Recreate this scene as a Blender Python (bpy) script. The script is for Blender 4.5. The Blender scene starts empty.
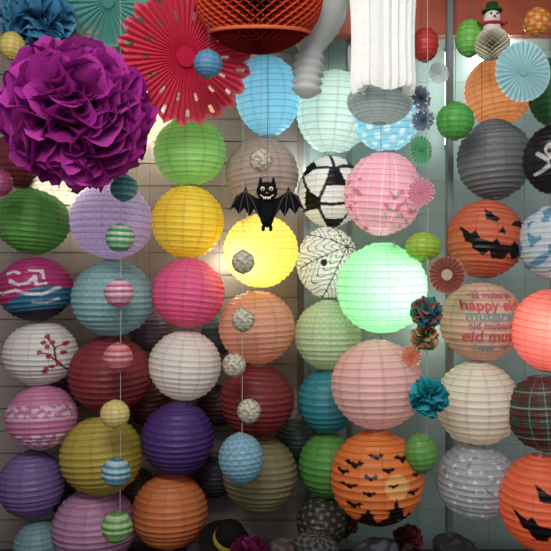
import bpy, bmesh, math, random
import numpy as np
from mathutils import Vector, Euler, Matrix
random.seed(7); np.random.seed(7)
scene=bpy.context.scene
scene.view_settings.view_transform='Standard'
PI=math.pi
CAMD=2.75; S=0.004; CZ=1.5

def W(u,v,y=0.0):
    k=S*(CAMD+y)/CAMD
    return Vector(((u-275.5)*k, y, CZ-(v-275.5)*k))
def K(y): return S*(CAMD+y)/CAMD
def lin(h):
    if isinstance(h,str):
        h=h.lstrip('#'); c=[int(h[i:i+2],16)/255 for i in (0,2,4)]
    else: c=h
    return np.array([x/12.92 if x<=0.04045 else ((x+0.055)/1.055)**2.4 for x in c])
def soft(h,s=.07):
    c=lin(h); g=c.mean(); return c*(1-s)+(g*.6+.12)*s*1.3

# ------------------------------------------------------------ materials
def newmat(name):
    m=bpy.data.materials.new(name); m.use_nodes=True
    nt=m.node_tree; nt.nodes.clear()
    out=nt.nodes.new('ShaderNodeOutputMaterial')
    return m,nt,out
def paper_mat(name,transl,rough,bump,scale,spec=0.25,var=0.1):
    m,nt,out=newmat(name); N=nt.nodes; L=nt.links
    at=N.new('ShaderNodeAttribute'); at.attribute_name='Col'
    tc=N.new('ShaderNodeTexCoord')
    no=N.new('ShaderNodeTexNoise'); no.inputs['Scale'].default_value=scale; no.inputs['Detail'].default_value=5
    L.new(tc.outputs['Object'],no.inputs['Vector'])
    mr=N.new('ShaderNodeMapRange'); mr.inputs['To Min'].default_value=1-var; mr.inputs['To Max'].default_value=1+var
    L.new(no.outputs['Fac'],mr.inputs['Value'])
    mx=N.new('ShaderNodeVectorMath'); mx.operation='SCALE'
    L.new(at.outputs['Color'],mx.inputs[0]); L.new(mr.outputs['Result'],mx.inputs['Scale'])
    bp=N.new('ShaderNodeBump'); bp.inputs['Strength'].default_value=bump; bp.inputs['Distance'].default_value=0.004
    L.new(no.outputs['Fac'],bp.inputs['Height'])
    p=N.new('ShaderNodeBsdfPrincipled'); p.inputs['Roughness'].default_value=rough
    p.inputs['Specular IOR Level'].default_value=spec
    L.new(mx.outputs[0],p.inputs['Base Color']); L.new(bp.outputs['Normal'],p.inputs['Normal'])
    t=N.new('ShaderNodeBsdfTranslucent'); L.new(mx.outputs[0],t.inputs['Color'])
    L.new(bp.outputs['Normal'],t.inputs['Normal'])
    ms=N.new('ShaderNodeMixShader'); ms.inputs[0].default_value=transl
    L.new(p.outputs[0],ms.inputs[1]); L.new(t.outputs[0],ms.inputs[2]); L.new(ms.outputs[0],out.inputs[0])
    return m
PAPER=paper_mat('rice_paper',0.44,0.42,0.6,40,.45,.07)
TISSUE=paper_mat('tissue_paper',0.40,0.75,0.3,60,0.1)
NYLON=paper_mat('frosted_shell',0.45,0.3,0.1,10,0.5,0.03)
def solid(name,h,rough=0.5,metal=0.0,emit=0,noise=0.12,scale=20):
    m,nt,out=newmat(name); N=nt.nodes; L=nt.links
    c=lin(h)
    p=N.new('ShaderNodeBsdfPrincipled'); p.inputs['Roughness'].default_value=rough; p.inputs['Metallic'].default_value=metal
    tc=N.new('ShaderNodeTexCoord'); no=N.new('ShaderNodeTexNoise'); no.inputs['Scale'].default_value=scale
    L.new(tc.outputs['Object'],no.inputs['Vector'])
    cr=N.new('ShaderNodeValToRGB')
    cr.color_ramp.elements[0].color=(*(c*(1-noise)),1); cr.color_ramp.elements[1].color=(*np.clip(c*(1+noise),0,1),1)
    L.new(no.outputs['Fac'],cr.inputs[0]); L.new(cr.outputs[0],p.inputs['Base Color'])
    if emit: 
        p.inputs['Emission Color'].default_value=(*c,1); p.inputs['Emission Strength'].default_value=emit
    L.new(p.outputs[0],out.inputs[0]); return m
WIRE=solid('galvanised_wire','#8a8a88',0.4,0.8)
THREAD=solid('cotton_thread','#4a4644',0.9)
WTHREAD=solid('white_cotton_thread','#a8a49c',0.9)
METAL=solid('brushed_upright','#8d9597',0.35,0.7)
WOOD=solid('red_brown_wood','#a04a30',0.5,0,0,0.35,9)

# ------------------------------------------------------------ mesh builder
class MB:
    def __init__(s): s.v=[];s.f=[];s.m=[];s.c=[]
    def grid(s,P,col,wrap=False,mat=0,skip=None):
        P=np.asarray(P,float); R,C,_=P.shape; b=len(s.v)
        s.v+=P.reshape(-1,3).tolist()
        col=np.asarray(col,float)
        if col.ndim==1: col=np.broadcast_to(col,(R,C,3))
        s.c+=col.reshape(-1,3).tolist()
        for i in range(R-1):
            for j in range(C if wrap else C-1):
                if skip and skip(i,j): continue
                j2=(j+1)%C
                s.f.append((b+i*C+j,b+i*C+j2,b+(i+1)*C+j2,b+(i+1)*C+j)); s.m.append(mat)
    def tube(s,pts,r,col,mat=0,n=6,closed=False):
        pts=[Vector(p) for p in pts]; rows=[]
        M=len(pts)
        for i,p in enumerate(pts):
            if closed: d=pts[(i+1)%M]-pts[i-1]
            else: d=pts[min(i+1,M-1)]-pts[max(i-1,0)]
            d.normalize()
            a=d.cross(Vector((0.13,0.9,0.2))); 
            if a.length<0.1: a=d.cross(Vector((1,0,0)))
            a.normalize(); b=d.cross(a)
            rr=r[i] if isinstance(r,(list,tuple)) else r
            rows.append([p+(a*math.cos(2*PI*k/n)+b*math.sin(2*PI*k/n))*rr for k in range(n)])
        if closed: rows.append(rows[0])
        s.grid([[tuple(q) for q in row] for row in rows],col,True,mat)
    def lathe(s,prof,col,n=32,mat=0,c=(0,0,0)):
        P=[]
        for r,z in prof:
            P.append([(c[0]+r*math.cos(2*PI*k/n),c[1]+r*math.sin(2*PI*k/n),c[2]+z) for k in range(n)])
        s.grid(P,col,True,mat)
    def ball(s,c,r,col,n=24,mat=0):
        rx,ry,rz=(r,r,r) if not isinstance(r,(tuple,list)) else r
        P=[[(c[0]+rx*math.sin(t)*math.cos(p),c[1]+ry*math.sin(t)*math.sin(p),c[2]+rz*math.cos(t)) for p in np.linspace(0,2*PI,n,endpoint=False)] for t in np.linspace(0.02,PI-0.02,n//2+1)]
        s.grid(P,col,True,mat)
    def poly(s,pts,thick,col,mat=0,y=0):
        bm=bmesh.new(); vs=[bm.verts.new((p[0],y-thick/2,p[1])) for p in pts]
        f=bm.faces.new(vs); ex=bmesh.ops.extrude_face_region(bm,geom=[f])
        for e in ex['geom']:
            if isinstance(e,bmesh.types.BMVert): e.co.y+=thick
        bmesh.ops.triangulate(bm,faces=bm.faces[:]); bm.verts.index_update()
        b=len(s.v)
        for v in bm.verts: s.v.append(tuple(v.co)); s.c.append(tuple(col))
        for f in bm.faces: s.f.append(tuple(b+v.index for v in f.verts)); s.m.append(mat)
        bm.free()
    def obj(s,name,mats,loc=(0,0,0),rot=(0,0,0),smooth=True,parent=None):
        me=bpy.data.meshes.new(name); me.from_pydata(s.v,[],s.f)
        for m in mats: me.materials.append(m)
        me.polygons.foreach_set('material_index',s.m)
        me.polygons.foreach_set('use_smooth',[smooth]*len(s.f))
        ca=me.color_attributes.new('Col','FLOAT_COLOR','POINT')
        a=np.ones((len(s.v),4)); a[:,:3]=np.clip(np.array(s.c),0,1)
        ca.data.foreach_set('color',a.ravel())
        me.update()
        o=bpy.data.objects.new(name,me); o.location=loc; o.rotation_euler=rot
        scene.collection.objects.link(o)
        if parent: o.parent=parent
        return o

# ------------------------------------------------------------ patterns (nx right, nz up, ny<0 faces shop front)
def inpoly(x,z,poly):
    r=np.zeros(x.shape,bool); n=len(poly)
    for i in range(n):
        x1,z1=poly[i]; x2,z2=poly[i-1]
        c=((z1>z)!=(z2>z))&(x<(x2-x1)*(z-z1)/((z2-z1) if z2!=z1 else 1e-9)+x1)
        r^=c
    return r
def setc(C,mask,col): C[mask]=soft(col)
def stroke(x,z,pts,w):
    m=np.zeros(x.shape,bool)
    for (a,b),(c,d) in zip(pts[:-1],pts[1:]):
        L2=(c-a)**2+(d-b)**2; t=np.clip(((x-a)*(c-a)+(z-b)*(d-b))/L2,0,1)
        m|=((x-a-t*(c-a))**2+(z-b-t*(d-b))**2)<w*w
    return m
def base(x,col): return np.broadcast_to(soft(col),x.shape+(3,)).copy()
def fibo(n):
    i=np.arange(n)+0.5; th=np.arccos(1-2*i/n); ph=PI*(1+5**.5)*i
    return np.stack([np.sin(th)*np.cos(ph),np.sin(th)*np.sin(ph),np.cos(th)],1)
def dots(X,Y,Z,n,r,jit=0,seed=0):
    rs=np.random.RandomState(seed); P=fibo(n)+rs.randn(n,3)*jit
    P/=np.linalg.norm(P,axis=1)[:,None]
    m=np.zeros(X.shape,bool)
    for p in P:
        rr=r*(0.7+0.6*rs.rand()) if jit else r
        m|=((X-p[0])**2+(Y-p[1])**2+(Z-p[2])**2)<rr*rr
    return m
def blot(X,Y,Z,f,ph=0):
    return np.sin(f*X+ph+2*np.sin(f*.7*Z))+np.sin(f*Z*1.1+2*ph+2*np.sin(f*.6*X))+np.sin(f*Y+1.5*np.sin(f*.5*(X+Z)))
def pat_stripes(c1,c2,k=9):
    def f(X,Y,Z):
        C=base(X,c1); setc(C,np.sin(k*Z*1.6)>0,c2); return C
    return f
def pat_eyelet(col,k=.90,n=30):
    def f(X,Y,Z):
        C=base(X,col); ph=np.arctan2(Y,X); th=np.arccos(np.clip(Z,-1,1))
        a=np.cos(n*ph)*np.cos(n*th)
        C[a>.45]*=k; C[a<-.6]=np.clip(C[a<-.6]*1.05,0,.95); return C
    return f
def pat_face(bg,polys,dx=0,dz=0,rot=0):
    def f(X,Y,Z):
        C=base(X,bg); a=X-dx; b=Z-dz; x=a*math.cos(rot)+b*math.sin(rot); z=-a*math.sin(rot)+b*math.cos(rot)
        for p in polys: C[inpoly(x,z,p)&(Y<0)]=lin('#120a08')
        return C
    return f
PUMP=[[(-.38,.62),(0.0,.36),(-.08,.27),(-.34,.30)],[(.3,.27),(.38,.4),(.72,.6),(.66,.3)],[(.1,.2),(.2,.02),(.0,.02)],
 [(-.88,.08),(-.62,-.12),(-.52,-.02),(-.4,-.2),(-.1,-.27),(0,-.14),(.1,-.27),(.4,-.24),(.5,-.08),(.6,-.2),(.88,-.02),(.72,-.42),(.52,-.5),(.42,-.38),(.3,-.58),(0,-.62),(-.1,-.46),(-.22,-.6),(-.5,-.46),(-.56,-.34),(-.7,-.3)]]
def pat_soccer(X,Y,Z):
    g=(1+5**.5)/2; V=[]
    for a in (-1,1):
        for b in (-g,g): V+= [(0,a,b),(a,b,0),(b,0,a)]
    V=np.array(V,float); V/=np.linalg.norm(V[0])
    D=[]
    for a in(-1,1):
        for b in(-1,1):
            D+=[(0,a/g,b*g),(a/g,b*g,0),(b*g,0,a/g)]
            for c in(-1,1): D.append((a,b,c))
    D=np.array(D,float); D/=np.linalg.norm(D,axis=1)[:,None]
    q=Vector(V[0]).rotation_difference(Vector((.10,-1,.12)).normalized()).to_matrix()
    P=np.stack([X,Y,Z],-1)@np.array(q)
    a=(P@V.T).max(-1)
    C=base(X,'#f4f4ee')
    Q=P.reshape(-1,3); d=np.sort(Q@D.T,axis=1); seam=((d[:,-1]-d[:,-2])<.035).reshape(a.shape)
    C[seam]=lin('#2a2a2c'); C[a>d[:,-1].reshape(a.shape)*1.012]=lin('#08080a'); return C
def pat_web(X,Y,Z):
    C=base(X,'#f0f2ea'); cx,cz=.55,.35
    a=np.arctan2(Z-cz,X-cx); r=np.hypot(X-cx,Z-cz); k=9
    fr=(a*k/(2*PI))%1; d=np.minimum(fr,1-fr)*2*PI/k*r
    m=(d<.016)
    rr=r*(1+.18*np.cos(2*PI*fr)); q=(rr/.2)%1
    m|=(np.minimum(q,1-q)*.2<.014)
    setc(C,m&(Y<0),'#38383c'); setc(C,(((X+.2)**2+(Z+.1)**2)<.010)&(Y<0),'#101010')
    return C
def pat_bow(X,Y,Z):
    C=base(X,'#c22a78'); setc(C,Z<.25*np.sin(2.2*X+.4)-.22,'#2b7fa0'); setc(C,Z<-.66,'#241c34')
    m=stroke(X,Z,[(-.85,.02),(-.6,-.1),(-.2,-.02),(.1,-.16),(.45,-.22),(.8,-.05)],.05)|stroke(X,Z,[(-.35,.3),(-.1,.16),(.15,.2),(.3,.34)],.05)|stroke(X,Z,[(.3,.34),(.35,.1),(.55,.12)],.045)|stroke(X,Z,[(-.45,.5),(-.25,.56),(-.1,.48)],.04)|stroke(X,Z,[(.15,.55),(.45,.5),(.5,.3)],.04)|stroke(X,Z,[(.2,-.42),(.5,-.45),(.75,-.38)],.035)
    setc(C,m&(Y<0),'#ece8ee'); return C
def pat_blossom(X,Y,Z):
    C=base(X,'#ece8e4')
    m=stroke(X,Z,[(.85,-.5),(.66,-.1),(.6,.3),(.4,.6)],.024)|stroke(X,Z,[(.66,-.1),(.45,.1),(.3,.12)],.018)|stroke(X,Z,[(.6,.25),(.8,.35)],.018)|stroke(X,Z,[(.75,-.25),(.5,-.3),(.38,-.45)],.016)
    setc(C,m&(Y<0),'#5a2a30')
    for p in [(.4,.6),(.28,.14),(.55,.42),(.8,.1),(.5,.02),(.7,-.2),(.45,.3),(.82,.36),(.35,.42),(.42,-.36),(.36,-.47),(.56,-.3)]:
        setc(C,(((X-p[0])**2+(Z-p[1])**2)<.0045)&(Y<0),'#b3304c')
    return C
def pat_lace(X,Y,Z):
    C=base(X,'#dd8ab6'); b=(np.abs(Z-.22)<.2)|(Z<-.45); setc(C,b&(blot(X,Y,Z,22)>.0),'#f0d8e6'); setc(C,(np.abs(Z-.0)<.03),'#f0c9de');return C
def pat_pinkfloral(X,Y,Z):
    C=base(X,'#eeb6c8'); ph=np.arctan2(Y,X)
    setc(C,(np.abs(np.sin(9*ph))<.16),'#f8e6ec')
    m=((X-.35)**2/.2+(Z+.3)**2/.22<1)
    setc(C,(blot(X,Y,Z,19,1)>1.1)&m,'#d080a0'); setc(C,(blot(X,Y,Z,17,2)>1.4)&(X<-.35)&(Z<.3),'#c87880'); setc(C,(blot(X,Y,Z,20,4)>1.5)&m,'#9ab888'); return C
def bat2(cx,cz,s):
    h=[(0,.1),(.12,.3),(.18,.1),(.5,.4),(1,.2),(.75,.02),(.6,-.18),(.42,-.05),(.25,-.3),(.0,-.45)]
    return [(cx+s*a,cz+s*b) for a,b in h]+[(cx-s*a,cz+s*b) for a,b in h[::-1][1:-1]]
def pat_witch(X,Y,Z):
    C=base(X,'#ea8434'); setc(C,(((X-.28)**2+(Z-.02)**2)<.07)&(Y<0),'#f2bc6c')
    D=lin('#180c09')
    for b in [(-.55,.45,.2),(-.1,.62,.17),(.45,.55,.2),(-.68,.05,.19),(.75,.2,.16),(-.25,.25,.16),(-.6,-.35,.18),(.2,.05,.13),(.64,-.15,.16),(-.3,-.1,.16),(.12,.36,.14),(-.78,.3,.12)]:
        C[inpoly(X,Z,bat2(*b))&(Y<0)]=D
    w=[(.1,-.75),(.12,-.5),(.0,-.48),(.18,-.42),(.25,-.2),(.33,-.42),(.5,-.47),(.4,-.5),(.45,-.75)]
    C[inpoly(X,Z,w)&(Y<0)]=D; w=[(-.5,-.8),(-.45,-.6),(-.52,-.58),(-.38,-.52),(-.33,-.38),(-.28,-.52),(-.15,-.58),(-.22,-.6),(-.15,-.8)]
    C[inpoly(X,Z,w)&(Y<0)]=D; C[Z<-.70+.07*np.sin(14*X)]=lin('#2a120a'); return C
def pat_star(X,Y,Z):
    C=base(X,'#b6bcc0'); C[dots(X,Y,Z,150,.05,.05,3)]=lin('#e4e8ea'); setc(C,blot(X,Y,Z,18)>2.2,'#949ca2'); return C
def pat_plaid(X,Y,Z):
    C=base(X,'#3a5545'); ph=np.arctan2(Y,X)
    setc(C,np.sin(14*ph)>.75,'#7a2430'); setc(C,np.sin(16*Z)>.7,'#6d2a32'); setc(C,np.abs(np.sin(8*Z+1))<.1,'#a9a480'); setc(C,np.abs(np.sin(7*ph+.6))<.08,'#99a080'); return C
def pat_skull(X,Y,Z):
    C=base(X,'#101016'); f=Y<0; x=X+.3
    m=stroke(X,Z,[(-.75,-.45),(.15,.15)],.06)|stroke(X,Z,[(-.75,.1),(.15,-.5)],.06)|((x**2/.07+(Z-.2)**2/.06)<1)|((np.abs(x)<.14)&(Z<.1)&(Z>-.2))
    setc(C,m&f,'#dcdcd8')
    e=(((x-.11)**2+(Z-.18)**2)<.007)|(((x+.11)**2+(Z-.18)**2)<.007)|((np.abs(x)<.03)&(np.abs(Z-.03)<.05))
    C[e&f]=lin('#101016'); C[f&(np.abs(Z+.14)<.06)&(np.sin(60*x)>.3)&(np.abs(x)<.13)]=lin('#101016'); return C
def pat_dots(bg,fg,n=90,r=.12,jit=0,seed=1):
    def f(X,Y,Z):
        C=base(X,bg); setc(C,dots(X,Y,Z,n,r,jit,seed),fg); return C
    return f
def pat_blot(bg,fg,fr=12,th=.5,ph=0):
    def f(X,Y,Z):
        C=base(X,bg); setc(C,blot(X,Y,Z,fr,ph)>th,fg); return C
    return f
def pat_lattice(bg,fg):
    def f(X,Y,Z):
        C=base(X,bg); ph=np.arctan2(Y,X); setc(C,(np.abs(np.sin(8*ph+9*Z))<.3)|(np.abs(np.sin(8*ph-9*Z))<.3),fg); return C
    return f

# ------------------------------------------------------------ paper lantern
def ptlight(name,loc,power,col,r=0.03):
    l=bpy.data.lights.new(name,'POINT'); l.energy=power; l.color=col; l.shadow_soft_size=r
    o=bpy.data.objects.new(name,l); o.location=loc; scene.collection.objects.link(o); return o
def lantern(name,u,v,rx,ry,y,col='#ffffff',pat=None,ribs=None,power=0,lcol=(1,.85,.6),loff=(0,0,0),tint=0.60,dep=.030,eye=False,tilt=True):
    k=K(y); A=rx*k; B=ry*k; loc=W(u,v,y)
    if eye: pat=pat_eyelet(col)
    if ribs is None: ribs=17 if rx>30 else (13 if rx>20 else 9)
    seg=216 if (pat and rx>20) else (96 if rx>20 else 48)
    sub=8 if (pat and rx>20) else 5
    fr=[0,.12]+list(np.linspace(.12,.88,sub-1)[1:-1])+[.88]
    ts=[i+f for i in range(ribs) for f in fr]+[ribs]
    ts=np.array(ts); th0=.20
    frac=ts%1.0; theta=th0+(PI-2*th0)*ts/ribs
    rf=1-dep*np.sin(PI*frac)
    ribm=np.where((frac<.001)|(frac>.999),tint,1.0)
    rs=np.random.RandomState(int(u*7+v*13))
    ta=rs.randn(ribs+2)*.012; tp=rs.rand(ribs+2)*6.28; tz=rs.randn(ribs+2)*.008
    phi=np.linspace(0,2*PI,seg,endpoint=False)
    i0=np.floor(ts).astype(int); f=frac[:,None]
    def tl(i): return ta[i][:,None]*np.sin(phi[None,:]+tp[i][:,None])+tz[i][:,None]
    zoff=tl(i0)*(1-f)+tl(i0+1)*f
    gore=1-.010*np.abs(np.sin(6*phi))[None,:]
    crease=1-.005*rs.rand(seg)[None,:]*np.sin(PI*f)
    X=np.sin(theta)[:,None]*np.cos(phi)[None,:]; Y=np.sin(theta)[:,None]*np.sin(phi)[None,:]; Z=np.cos(theta)[:,None]+0*X
    C=pat(X,Y,Z) if pat else base(X,col)
    seam=np.ones(seg); seam[::max(1,seg//12)]=.82
    C=C*ribm[:,None,None]*seam[None,:,None]
    wob=1+.006*np.sin(3*phi+rs.rand()*6)[None,:]
    P=np.stack([A*X*rf[:,None]*gore*wob*crease,A*Y*rf[:,None]*gore*wob*crease,B*(Z+zoff)*rf[:,None]],-1)
    mb=MB(); mb.grid(P,C,True,0)
    for s in (1,-1):
        rr=A*math.sin(th0); zz=B*math.cos(th0)*s
        mb.tube([(rr*math.cos(a),rr*math.sin(a),zz) for a in np.linspace(0,2*PI,20,endpoint=False)],.0016,lin('#888888'),1,5,True)
        mb.tube([(-rr,0,zz),(rr,0,zz)],.0012,lin('#888888'),1,4)
    q=A*.12
    mb.tube([(-q,0,B*.98),(-q,0,-B*.97),(q,0,-B*.97),(q,0,B*.98)],.0011,lin('#888888'),1,4)
    mb.tube([(q*math.cos(a)*.5,0,B+q*.3*math.sin(a)) for a in np.linspace(0,2*PI,10,endpoint=False)],.001,lin('#888888'),1,4,True)
    rot=(rs.randn()*.05,rs.randn()*.05,0) if tilt else (0,0,0)
    o=mb.obj(name,[PAPER,WIRE],loc,rot)
    if power:
        ptlight('bulb_or_fill_light',loc+Vector(loff)*A,power,lcol,.022)  # the weakest of these are fill added to brighten unlit lanterns
        b=MB(); b.lathe([(.001,.075),(.013,.074),(.014,.03),(.010,.028),(.001,.027)],lin('#dddddd'),16)
        b.tube([(0,0,.07),(0,0,B-Vector(loff).z*A)],.002,lin('#dddddd'))
        b.obj('bulb_or_fill_socket',[NYLON],Vector(loff)*A,(0,0,0),True,o)
    return o
L=lantern
PL='paper_lantern'
# col 1
L(PL,33,221,37,33,.0,'#74bb58')
L('printed_paper_lantern',36,289,38,32,-.03,pat=pat_bow)
L('blossom_print_paper_lantern',41,353,37,32,.0,pat=pat_blossom,tilt=False)
L('lace_print_paper_lantern',42,417,36,32,-.02,pat=pat_lace)
L(PL,32,484,33,33,.0,'#8668a8')
L(PL,38,545,24,24,-.02,'#7fa6ac')
# col 2
L(PL,112,221,42,39,.0,'#c6b6dc',power=.7,lcol=(1,.93,.85),loff=(-.3,0,.4),eye=True)
L(PL,113,298,42,38,-.03,'#9ecacc',eye=True)
L(PL,110,374,42,38,.0,'#98323c')
L(PL,102,455,42,39,-.03,'#c9b544')
L(PL,95,526,42,38,.0,'#cc92ba')
# col 3
L(PL,190,152,37,34,-.02,'#9ad478',power=.35,lcol=(1,1,.8))
L(PL,188,222,37,37,.02,'#f4dc3c',power=.25)
L(PL,188,293,37,35,-.02,'#e8609c',power=.12)
L(PL,185,365,37,35,.01,'#eae6e2',power=.12)
L(PL,178,438,37,36,-.02,'#5a3488')
L(PL,170,511,38,37,.0,'#e58648')
# col 4
L(PL,268,96,33,40,.02,'#8fd2e8',power=.8,lcol=(.9,1,1))
L(PL,262,175,37,37,.04,'#c4b2a8')
L(PL,261,251,38,37,-.02,'#eedc70',power=2.3,lcol=(1,.95,.66),loff=(-.35,-.4,-.2),eye=True)
L(PL,257,327,39,37,.02,'#e2a890',power=.15)
L(PL,257,400,38,36,-.02,'#8e2a30')
L(PL,260,474,38,38,.02,'#a0966a',eye=True)
# col 5
L(PL,334,112,38,42,.03,'#dff0e8',power=.8,lcol=(.9,1,.95))
L('football_print_paper_lantern',330,192,33,36,.04,pat=pat_soccer,tilt=False,power=.25,lcol=(1,1,.95))  # inner light is fill added to brighten the print
L('spider_web_print_paper_lantern',328,263,32,36,.04,pat=pat_web,power=.35,lcol=(.95,1,.9))
L(PL,328,335,34,35,.04,'#c8dfb8',eye=True,power=.12)
L(PL,327,401,30,32,.06,'#3aa2b0')
L(PL,328,465,30,32,.06,'#64b04c')
L('dotted_paper_lantern',322,522,26,25,.04,pat=pat_dots('#3d3a2c','#8a8470',120,.08))
# col 6
L('polka_dot_paper_lantern',386,112,36,40,-.05,pat=pat_dots('#9fdcec','#eefafa',110,.1),power=.9,lcol=(.9,1,1))
L('floral_print_paper_lantern',383,194,40,42,-.15,pat=pat_pinkfloral,power=.55,lcol=(1,.88,.8))
L(PL,382,288,46,46,-.2,'#98dca6',power=2.8,lcol=(.95,1,.93),loff=(.2,-.35,.0),eye=True,tint=.5)
L(PL,377,384,47,45,-.2,'#ecc0bc',power=.25,lcol=(1,.9,.85))
L('halloween_bats_print_paper_lantern',377,477,47,47,-.2,pat=pat_witch,power=.2)
# col 7
L(PL,498,92,34,34,.0,'#dca068',power=.6,lcol=(1,.78,.55))
L(PL,494,160,37,40,-.1,'#83878a',eye=True)
L('pumpkin_face_paper_lantern',485,239,39,39,-.15,pat=pat_face('#e4744a',PUMP,.02,.0,-.12))
eid=L('eid_greeting_paper_lantern',481,321,42,40,-.15,'#dfbcaa',tilt=False,power=.2)
L(PL,477,403,42,42,-.18,'#eee6d8',power=.18)
L('star_print_paper_lantern',476,481,40,38,-.18,pat=pat_star,power=.12,lcol=(1,1,1))
# col 8
L('skull_print_paper_lantern',551,160,27,34,-.3,pat=pat_skull)
L('blue_band_paper_lantern',549,243,31,36,-.25,pat=pat_blot('#d9e4ea','#6aa7c8',9,.6))
L(PL,551,330,39,42,-.3,'#e0786c',power=1.2,lcol=(1,.84,.76),loff=(-.15,-.4,.1),tint=.45)
L('plaid_print_paper_lantern',545,413,38,38,-.3,pat=pat_plaid)
L('pumpkin_face_paper_lantern',540,502,40,48,-.35,pat=pat_face('#ea7040',PUMP,.0,.0,.05),power=.3,lcol=(1,.8,.6))
L(PL,550,92,22,34,-.1,'#3b8a4a')
# behind, filling the second row
L(PL,128,112,36,38,.06,'#ece6cc',power=1.6,lcol=(1,.95,.8))
L(PL,62,172,40,34,.07,'#e8e2d2',power=1.8,lcol=(1,.95,.85))
L(PL,22,160,30,28,-.02,'#8a3040')
L(PL,12,46,13,14,-.3,'#e0d070')
L(PL,2,183,11,13,-.3,'#c05080')
L(PL,92,30,30,26,.05,'#c8988a')
L(PL,205,88,26,26,.08,'#e0ccc0',power=.5)
L(PL,380,102,33,22,-.25,'#b8c8c4',power=.2,lcol=(1,1,1))  # hangs in shade, so its inner light is added fill
for u,v,r,c in [(149,402,24,'#6a2030'),(150,330,22,'#7a6a78'),(219,405,22,'#4a2a34'),(220,335,20,'#5a6a70'),(214,476,22,'#40404a'),(72,386,22,'#5a3040'),(66,495,20,'#4a3a50'),(136,488,21,'#6a5a30'),(297,440,22,'#3a4a4a')]:
    L('small_paper_lantern',u,v,r,r*.95,.23,c)
def wraptext(parent,A,B,items):
    for body,x,z,size,col in items:
        cu=bpy.data.curves.new('t','FONT'); cu.body=body; cu.size=size; cu.align_x='CENTER'; cu.offset=.006
        to=bpy.data.objects.new('t',cu); scene.collection.objects.link(to)
        bpy.context.view_layer.update()
        me=bpy.data.meshes.new_from_object(to.evaluated_get(bpy.context.evaluated_depsgraph_get()))
        bpy.data.objects.remove(to)
        mb=MB()
        for v in me.vertices:
            nx=v.co.x+x; nz=v.co.y+z; ny=-math.sqrt(max(0.02,1-nx*nx-nz*nz))
            mb.v.append((nx*A*1.006,ny*A*1.006,nz*B*1.006)); mb.c.append(tuple(lin(col)))
        for p in me.polygons: mb.f.append(tuple(p.vertices)); mb.m.append(0)
        mb.obj('printed_text',[TISSUE],(0,0,0),(0,0,0),False,parent)
k=K(-.15)
wraptext(eid,42*k,40*k,[('eid mubarak',0,.60,.2,'#b8657c'),('happy eid',-.02,.32,.34,'#d2606c'),('mubarak',0,.08,.34,'#7aa8b0'),('eid mubarak',0,-.12,.22,'#b87a90'),('eid mutl',-.05,-.42,.36,'#d26a70'),('happy eid',0,-.62,.2,'#8ab0b8')])

# ------------------------------------------------------------ strings of mini lanterns
def minis(items,y):
    for (u,v,r,c1,c2) in items:
        L('mini_paper_lantern',u,v,r,r*.95,y,pat=pat_stripes(c1,c2) if c2 else None,col=c1)
minis([(124,188,14,'#8fd0d4','#4a9aa8'),(120,238,15,'#dfe6d0','#3fae6a'),(119,293,15,'#ecdfe6','#d86aa0'),(118,357,15,'#eab0b8','#d8606c'),(115,414,15,'#ebd98a',None),(116,472,15,'#cfe0e6','#3f9ab8'),(117,527,16,'#cfe0b0','#5fae50')],-.3)
for (u,v,r) in [(261,160,12),(243,262,12),(243,320,12),(234,365,12),(249,411,12)]:
    L('floral_mini_lantern',u,v,r,r,-.3,pat=pat_blot('#e4dfcc','#b0a490',11,.5,u))
L(PL,241,458,23,25,-.28,'#7fb8cc',pat=pat_lattice('#98c8da','#74aec4'))
L('mini_paper_lantern',208,64,15,14,-.52,'#5a9ac0')
L('mini_paper_lantern',425,45,14,17,-.3,'#d23a34')
L('mini_paper_lantern',470,38,15,19,-.3,'#7fcf5a')
L('mini_paper_lantern',455,121,19,19,-.3,'#62c258')
L('mini_paper_lantern',423,247,18,15,-.32,'#b2d240')
L('mini_paper_lantern',421,453,17,20,-.3,'#72b454')
L('mini_paper_lantern',537,22,14,14,-.35,pat=pat_dots('#e8862c','#f4d070',40,.16))

# ------------------------------------------------------------ tissue pompom
def pompom(name,u,v,R,y,cols,n=200,seed=1,w=.30,ruf=3):
    rs=np.random.RandomState(seed); R=R*K(y); mb=MB(); D=fibo(n)
    for i in range(n):
        d=Vector(D[i]+rs.randn(3)*.06).normalized()
        a=d.cross(Vector(rs.randn(3))).normalized(); b=d.cross(a)
        c=lin(cols[i%len(cols)])*(0.85+.3*rs.rand())
        Rm=R*(.90+.12*rs.rand()); wm=w*R*(.8+.4*rs.rand()); curl=(.12+.2*rs.rand())*R*rs.choice([-1,1]); ph=rs.rand()*6
        rows=[];cc=[]
        for uu in np.linspace(0,1,9):
            row=[]
            for vv in np.linspace(-1,1,11):
                ue=uu*(1-.22*vv*vv+.015*math.cos(9*vv+ph))
                wd=wm*(.10+.95*math.sin(PI*min(.55,.04+.6*uu)))
                rad=R*.15+(Rm-R*.15)*ue
                off=curl*ue**2.4+wm*.6*(vv*vv-.3)*uu+.006*R*math.sin(6*vv+ph)*uu*ruf
                row.append(tuple(d*rad+a*(vv*wd)+b*off))
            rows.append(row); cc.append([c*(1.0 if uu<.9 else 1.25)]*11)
        mb.grid(rows,cc)
    mb.ball((0,0,0),R*.2,lin(cols[0]),12)
    return mb.obj(name,[TISSUE],W(u,v,y))
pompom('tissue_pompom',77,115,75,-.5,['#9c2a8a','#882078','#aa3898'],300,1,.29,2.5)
pompom('tissue_pompom',38,22,38,-.2,['#4f8fb0','#3f7aa0'],120,2)
pompom('tissue_pompom',428,397,21,-.38,['#2a9aa4','#3aaab4','#1f8490'],90,3)
pompom('tissue_pompom',250,560,24,-.3,['#702050','#5a183e'],90,4)
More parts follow.
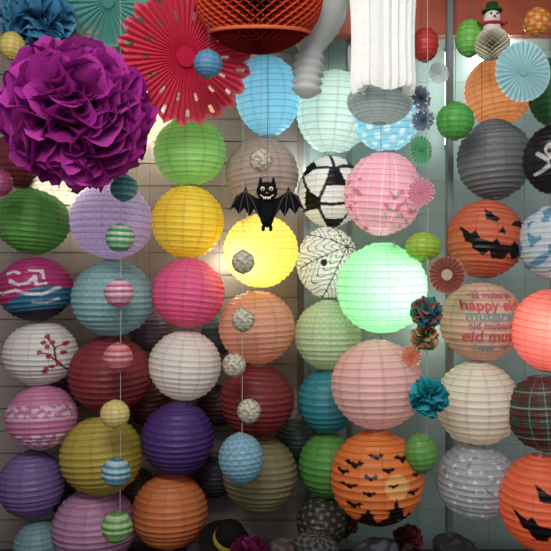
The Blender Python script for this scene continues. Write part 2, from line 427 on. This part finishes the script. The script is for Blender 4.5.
pompom('tissue_pompom',426,312,17,-.4,['#3a8a7a','#b07460','#2a7a8a','#905a5a'],80,5)
pompom('tissue_pompom',425,337,15,-.36,['#d0744c','#4a8a6a','#c8b088'],60,6)

# ------------------------------------------------------------ pleated rosette fans
def rosette(name,u,v,R,y,c1,c2,n=36,rot=(0,0,0),scal=0,cut=True,depth=.10,hub=.12,hubc=None,lobes=6):
    R=R*K(y); mb=MB(); m=2*n
    rad=[hub,.3,.42,.54,.66,.78,.9,1.0]
    P=[];C=[]
    a1,a2=lin(c1),lin(c2)
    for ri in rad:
        row=[];cr=[]
        for j in range(m):
            a=2*PI*j/m; s=1 if j%2 else -1
            k=1+(scal*(abs(math.sin(a*lobes))-.6)*(ri**4)) 
            rr=ri*R*k*(1.0 if ri<1 or s>0 else .965)
            row.append((rr*math.cos(a),s*depth*R*.35*(ri+.1)+.03*R*math.sin(3*a)*ri,rr*math.sin(a))); 
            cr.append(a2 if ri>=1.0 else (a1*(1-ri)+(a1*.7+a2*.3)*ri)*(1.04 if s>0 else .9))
        P.append(row);C.append(cr)
    mb.grid(P,C,True,0,skip=(lambda i,j: cut and ((i==3 and j%8==1) or (i==5 and j%8==5))))
    nv=len(mb.v)
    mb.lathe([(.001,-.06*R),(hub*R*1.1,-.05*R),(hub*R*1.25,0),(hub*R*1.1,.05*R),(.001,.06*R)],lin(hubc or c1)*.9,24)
    for i in range(nv,len(mb.v)):
        x,yy,z=mb.v[i]; mb.v[i]=(x,z,yy)
    return mb.obj(name,[TISSUE],W(u,v,y),rot,False)
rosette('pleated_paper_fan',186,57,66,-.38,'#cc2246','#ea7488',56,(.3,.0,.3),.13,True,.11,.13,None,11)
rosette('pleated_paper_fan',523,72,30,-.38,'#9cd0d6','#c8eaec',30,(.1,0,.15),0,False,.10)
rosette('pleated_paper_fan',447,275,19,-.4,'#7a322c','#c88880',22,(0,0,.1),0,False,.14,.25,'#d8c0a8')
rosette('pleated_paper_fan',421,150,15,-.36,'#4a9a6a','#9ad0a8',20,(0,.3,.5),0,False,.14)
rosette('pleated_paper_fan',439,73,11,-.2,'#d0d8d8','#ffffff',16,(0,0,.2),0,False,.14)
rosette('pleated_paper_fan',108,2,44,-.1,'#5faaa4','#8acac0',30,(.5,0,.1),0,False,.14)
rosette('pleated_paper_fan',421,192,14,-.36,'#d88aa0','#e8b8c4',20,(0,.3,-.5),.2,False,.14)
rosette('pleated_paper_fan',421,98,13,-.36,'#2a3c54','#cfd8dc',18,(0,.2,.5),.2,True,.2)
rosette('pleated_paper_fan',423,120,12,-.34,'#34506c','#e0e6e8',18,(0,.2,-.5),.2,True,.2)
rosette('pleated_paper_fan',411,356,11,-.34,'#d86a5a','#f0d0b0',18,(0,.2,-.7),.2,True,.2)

# ------------------------------------------------------------ honeycomb tissue ball / bell
def honey(name,u,v,rx,rz,y,cedge,cin,n=56,cells=16,z0=-1,z1=1,rot=(0,0,0),clow=None):
    k=K(y); A=rx*k; B=rz*k; mb=MB(); ce,ci=lin(cedge),lin(cin); cl=lin(clow) if clow else ce
    ts=np.linspace(math.acos(min(1,z1)),math.acos(max(-1,z0)),cells*4+1)
    for i in range(n):
        rows=[];cc=[]
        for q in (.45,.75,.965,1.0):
            row=[]
            for t in ts:
                d=(.5*PI/n*1.9)*math.sin(cells*(t)*2)*(1 if i%2 else -1)
                a=2*PI*i/n+d; r=A*q*math.sin(t)
                row.append((r*math.cos(a),r*math.sin(a),B*math.cos(t)*q))
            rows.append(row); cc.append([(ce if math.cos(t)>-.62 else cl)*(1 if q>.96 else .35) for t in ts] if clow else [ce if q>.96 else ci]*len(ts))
        mb.grid(rows,cc)
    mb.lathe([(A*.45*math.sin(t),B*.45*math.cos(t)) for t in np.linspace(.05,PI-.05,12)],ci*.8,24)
    if clow:
        t=math.acos(-.62)
        mb.tube([(A*1.01*math.sin(t)*math.cos(a),A*1.01*math.sin(t)*math.sin(a),B*math.cos(t)) for a in np.linspace(0,2*PI,48,endpoint=False)],.006,lin('#e0704a'),0,6,True)
    return mb.obj(name,[TISSUE],W(u,v,y),rot,False)
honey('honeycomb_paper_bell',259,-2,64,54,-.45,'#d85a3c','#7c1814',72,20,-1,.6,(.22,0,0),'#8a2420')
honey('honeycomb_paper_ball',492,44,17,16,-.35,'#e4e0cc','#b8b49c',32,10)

# ------------------------------------------------------------ bulb shaped lamp and white pleated lantern
k=K(-.3)
mb=MB(); prof=[(.001,36),(16,35),(27,28),(33,15),(34,2),(32,-11),(26,-24),(19,-35),(14,-43),(12,-47)]
for i in range(5): prof+=[(12,-49-i*8),(15,-51-i*8),(15.5,-53-i*8),(12,-55-i*8)]
prof+=[(10,-89),(5,-92),(.001,-93)]
mb.lathe([(a*k,b*k) for a,b in prof],lin('#d0d4d2'),48)
mb.obj('frosted_light_bulb_lamp',[NYLON],W(315,6,-.3),(0,.10,0))
k=K(-.4)
mb=MB(); n=22
rows=[]
for t in np.linspace(0,1,16):
    row=[]
    for j in range(2*n):
        a=2*PI*j/(2*n); s=1 if j%2 else .84
        r=34*k*s*(1-.06*math.sin(PI*t))*(1 if t<.93 else 1-(t-.93)*1.2)
        z=-t*100*k-(.06*k*100*(math.cos(a*4)*.5) if t>.98 else 0)
        row.append((r*math.cos(a),r*.7*math.sin(a),z))
    rows.append(row)
mb.grid(rows,lin('#fafcfa'),True)
mb.lathe([(.001,0),(32*k,0),(32*k,-2*k),(.001,-2*k)],lin('#e4e6e4'),40)
mb.obj('white_pleated_paper_lantern',[TISSUE],W(383,-8,-.4),(0,0,.1),False)

# ------------------------------------------------------------ bat
k=K(-.4)
half=[(.10,.18),(.30,.22),(.50,.36),(.56,.52),(.62,.38),(.82,.26),(1.0,-.12),(.86,-.02),(.74,-.22),(.60,-.04),(.47,-.28),(.34,-.08),(.2,-.3),(.1,-.2)]
s=38*k
mb=MB()
for sg in (1,-1):
    pts=[(sg*a*s,b*s) for a,b in half]
    if sg<0: pts=pts[::-1]
    mb.poly(pts,.006,lin('#0a0a0c'))
    for e in [(1.0,-.12),(.74,-.22),(.47,-.28),(.2,-.3)]:
        mb.tube([(sg*.56*s,-.005,.42*s),(sg*(.56+e[0])/2*s,-.006,(.42+e[1])/2*s+.01),(sg*e[0]*s,-.005,e[1]*s)],.0014,lin('#4a4a52'))
    mb.ball((sg*.10*s,0,-.58*s),(.05*s,.05*s,.09*s),lin('#0a0a0c'),12)
    mb.lathe([(.08*s,0),(.05*s,.12*s),(.002,.24*s)],lin('#101013'),12,0,(sg*.17*s,0,.52*s))
    mb.ball((sg*.11*s,-.25*s,.42*s),.06*s,lin('#d8d0b8'),12); mb.ball((sg*.11*s,-.305*s,.41*s),.026*s,lin('#101010'),10)
mb.ball((0,0,-.15*s),(.21*s,.16*s,.42*s),lin('#0c0c0e'),20)
mb.ball((0,-.03*s,.38*s),(.28*s,.25*s,.25*s),lin('#101013'),20)
mb.ball((0,-.27*s,.31*s),(.04*s,.03*s,.025*s),lin('#8a6a50'),10)
mb.tube([(-.17*s,-.2*s,.27*s),(-.08*s,-.255*s,.2*s),(.08*s,-.255*s,.2*s),(.17*s,-.2*s,.27*s)],.016*s,lin('#c8b8a0'))
for q in (-.08,-.03,.03,.08): mb.poly([(q*s-.02*s,.2*s),(q*s+.02*s,.2*s),(q*s,.13*s)],.006,lin('#e8e4d8'),0,-.26*s)
BATM=paper_mat('felt_material',.02,.85,.4,60,.1)
mb.obj('hanging_bat_decoration',[BATM],W(267,206,-.4))

# ------------------------------------------------------------ snowman ornament
k=K(-.36); mb=MB()
mb.ball((0,0,0),8*k,lin('#e8e8e6'),20); mb.ball((0,0,-11*k),(9*k,8*k,8*k),lin('#e0e0de'),20)
mb.lathe([(10*k,6*k),(10*k,7.5*k),(6*k,7.5*k),(5.5*k,15*k),(.001,15.5*k)],lin('#2a5a34'),20)
mb.tube([(-9*k,-2*k,-6*k),(0,-8*k,-7*k),(9*k,-2*k,-6*k)],2*k,lin('#b0282c'))
mb.tube([(0,-8*k,-1*k),(0,-13*k,-2*k)],[1.6*k,.3*k],lin('#e8803a'))
for q in(-3,3): mb.ball((q*k,-7.2*k,2*k),1.2*k,lin('#101010'),8)
for q in(-1,1): mb.tube([(q*8*k,0,-9*k),(q*15*k,0,-4*k)],1.2*k,lin('#6a4a30'))
mb.obj('snowman_ornament',[TISSUE],W(492,18,-.36))

# ------------------------------------------------------------ strings
CEIL=2.78
def vstring(u,vbot,y,mat=None,r=.0009):
    p=W(u,vbot,y); mb=MB(); mb.tube([(p.x,y,CEIL),(p.x+.004,y,(CEIL+p.z)/2),tuple(p)],r,lin('#333333')); mb.obj('hanging_string',[mat or THREAD])
for u,vb,y in [(36,520,.0),(106,500,-.01),(184,480,.0),(261,450,.01),(328,500,.045),(380,440,-.19),(481,450,-.15),(549,470,-.3),(267,200,-.4),
               (77,90,-.5),(455,110,-.3),(523,50,-.38),(537,10,-.35),(492,5,-.36),(12,40,-.3),(38,10,-.2),(186,20,-.38),(447,260,-.4),(470,25,-.3),(421,30,-.33),(128,80,.06),(62,150,.07),(2,172,-.3),(208,52,-.52),
               (149,380,.23),(219,390,.23),(69,480,.23),(136,470,.23),(297,420,.23)]:
    vstring(u,vb,y)
for u,vb,y in [(120,535,-.3),(260,150,-.3),(242,440,-.3),(427,440,-.35)]: vstring(u,vb,y,WTHREAD,.0012)

# ------------------------------------------------------------ room
def box(name,x0,x1,y0,y1,z0,z1,mat,bev=0):
    bm=bmesh.new(); bmesh.ops.create_cube(bm,size=1)
    for v in bm.verts: v.co=Vector(((x0+x1)/2+v.co.x*(x1-x0),(y0+y1)/2+v.co.y*(y1-y0),(z0+z1)/2+v.co.z*(z1-z0)))
    if bev: bmesh.ops.bevel(bm,geom=bm.edges[:],offset=bev,segments=2,affect='EDGES')
    me=bpy.data.meshes.new(name); bm.to_mesh(me); bm.free(); me.materials.append(mat)
    o=bpy.data.objects.new(name,me); scene.collection.objects.link(o); return o
WALLM=solid('painted_wall','#7a726c',0.7,0,0,.1,3)
SLAT=solid('slatwall_board','#827871',0.55,0,0,.12,4)
PALE=solid('pale_green_panel','#94aaa4',0.35,0,0,.08,5)
FLOORM=solid('concrete_floor','#3a3532',0.7)
DARK=solid('dark_counter','#241e1c',0.5)
box('wall_back',-2.2,2.2,.36,.44,0,2.78,WALLM)
box('wall_left',-2.3,-2.2,-2.0,.44,0,2.78,WALLM)
box('floor',-2.3,2.2,-4,.44,-.05,0,FLOORM)
box('ceiling',-2.3,2.2,-.9,.44,CEIL,2.88,solid('ceiling_board','#5a504a',.8))
def panel(name,cells,mat):
    bm=bmesh.new()
    for (cx,cy,cz,sx,sy,sz) in cells:
        r=bmesh.ops.create_cube(bm,size=1)
        for v in r['verts']: v.co=Vector((cx+v.co.x*sx,cy+v.co.y*sy,cz+v.co.z*sz))
    me=bpy.data.meshes.new(name); bm.to_mesh(me); bm.free(); me.materials.append(mat)
    scene.collection.objects.link(bpy.data.objects.new(name,me))
panel('slatwall_panel',[(-1.0,.352,1.36,2.2,.010,2.72)]+[(-1.0,.342,.052+i*.1,2.2,.010,.0955) for i in range(27)],SLAT)
panel('tiled_wall_panel',[(.86,.352,1.36,1.44,.010,2.72)]+[(.24+i*.16,.345,.075+j*.148,.158,.003,.146) for i in range(9) for j in range(18)],PALE)
box('metal_upright',.125,.15,.22,.26,0,CEIL,METAL,.003)
box('metal_upright',.70,.725,.05,.09,0.34,CEIL,METAL,.003)
box('metal_upright',.31,.33,.2,.24,0.34,CEIL,METAL,.003)
box('header_beam',-.02,1.3,.1,.16,2.50,2.775,WOOD,.004)
box('ceiling_rail',-1.3,1.4,-.41,-.38,2.74,2.78,METAL,.003)
box('display_counter',-1.4,1.4,-.55,.2,0,.33,DARK,.01)
def tube_light(name,p0,p1,col,em):
    m=solid(name+'_glow',col,.4,0,em)
    mb=MB(); mb.tube([p0,p1],.013,lin('#ffffff'),0,12)
    for p in (p0,p1): mb.ball(p,.018,lin('#aaaaaa'),12,1)
    mb.obj(name,[m,METAL])
tube_light('fluorescent_tube',(.74,.2,2.05),(.74,.2,2.47),(.92,1,.98),10)
ptlight('wall_bulb_or_fill_light',W(150,125,.2),3.0,(1,.93,.8),.03)
ptlight('wall_bulb_or_fill_light',W(75,195,.22),2.8,(1,.95,.85),.03)
ptlight('wall_bulb_or_fill_light',W(300,170,.24),2.0,(.9,1,.95),.03)  # added fill, no bulb here: lifts the wall and lantern backs
ptlight('wall_bulb_or_fill_light',W(222,262,.24),1.6,(1,.95,.75),.03)  # fill light added to brighten the wall beside the yellow lantern
ptlight('wall_bulb_or_fill_light',W(500,50,.26),3.5,(.92,1,.97),.03)
ptlight('wall_bulb_or_fill_light',W(435,330,.22),.8,(1,.9,.8),.03)  # another added fill behind the lanterns, not an actual bulb

# ------------------------------------------------------------ counter goods
def hat(u,v,y,c1,c2,sc=1):
    k=K(y)*sc; mb=MB()
    mb.lathe([(34*k,-8*k),(30*k,-4*k),(18*k,0),(17*k,6*k),(16*k,18*k),(10*k,24*k),(.001,25*k)],lin(c1),40)
    mb.lathe([(18.4*k,0),(18*k,6*k),(17.6*k,7*k)],lin(c2),40)
    mb.obj('costume_hat',[BATM],W(u,v,y),(.5,.35,0))
hat(228,540,-.15,'#12100d','#9a8a30',.85)
def cushion(name,u,v,y,r,pat,rot):
    k=K(y)*r; th=np.linspace(.02,PI-.02,60); ph=np.linspace(0,2*PI,120,endpoint=False)
    X=np.sin(th)[:,None]*np.cos(ph); Y=np.sin(th)[:,None]*np.sin(ph); Z=np.cos(th)[:,None]+0*X
    f=(1+.05*np.cos(4*np.arctan2(Y,X)))[...,None]
    mb=MB(); mb.grid(np.stack([X*k,Y*k*.8,Z*k*.6],-1)*f,pat(X,Y,Z),True)
    mb.obj(name,[BATM],W(u,v,y),rot)
def pat_check(X,Y,Z):
    C=base(X,'#1c1c20'); ph=np.arctan2(Y,X); setc(C,np.sin(10*ph)*np.sin(14*Z)>0,'#4c4a46'); return C
cushion('checked_cap',316,546,-.25,22,pat_check,(.4,.2,0))
cushion('cloth_pouch',288,552,-.2,20,pat_blot('#3a2e2c','#54443e',8,.4),(.2,.4,0))
cushion('cloth_pouch',375,554,-.2,24,pat_blot('#20242a','#44464c',8,.5),(.1,-.3,0))
cushion('cloth_pouch',455,548,-.3,22,pat_blot('#141416','#2c2a2a',9,.8),(.1,.3,0))
cushion('cloth_pouch',206,556,-.1,20,pat_blot('#201a20','#3a2030',9,.8),(.1,.3,0))
pompom('tissue_pompom',408,540,16,-.15,['#702630','#4a4440'],60,9)
pompom('tissue_pompom',345,524,14,.05,['#3a2c26','#6a5230'],60,10)

# ------------------------------------------------------------ lights, world, camera
w=bpy.data.worlds.new('World'); scene.world=w; w.use_nodes=True
bg=w.node_tree.nodes['Background']; bg.inputs[0].default_value=(.90,.92,1,1); bg.inputs[1].default_value=.54
a=bpy.data.lights.new('front_fill_light','AREA'); a.energy=55; a.shape='RECTANGLE'; a.size=1.4; a.size_y=.7; a.color=(1,.94,.89)  # unseen soft area lamp, added to brighten the display from the front
o=bpy.data.objects.new('front_fill_light',a); o.location=(-.3,-2.4,2.8)
o.rotation_euler=(Vector((0,0,1.8))-o.location).to_track_quat('-Z','Y').to_euler(); scene.collection.objects.link(o)
cd=bpy.data.cameras.new('camera'); cd.lens=36*CAMD/(551*S); cd.sensor_width=36
co=bpy.data.objects.new('camera',cd); co.location=(0,-CAMD,CZ); co.rotation_euler=(PI/2,0,0); scene.collection.objects.link(co); scene.camera=co
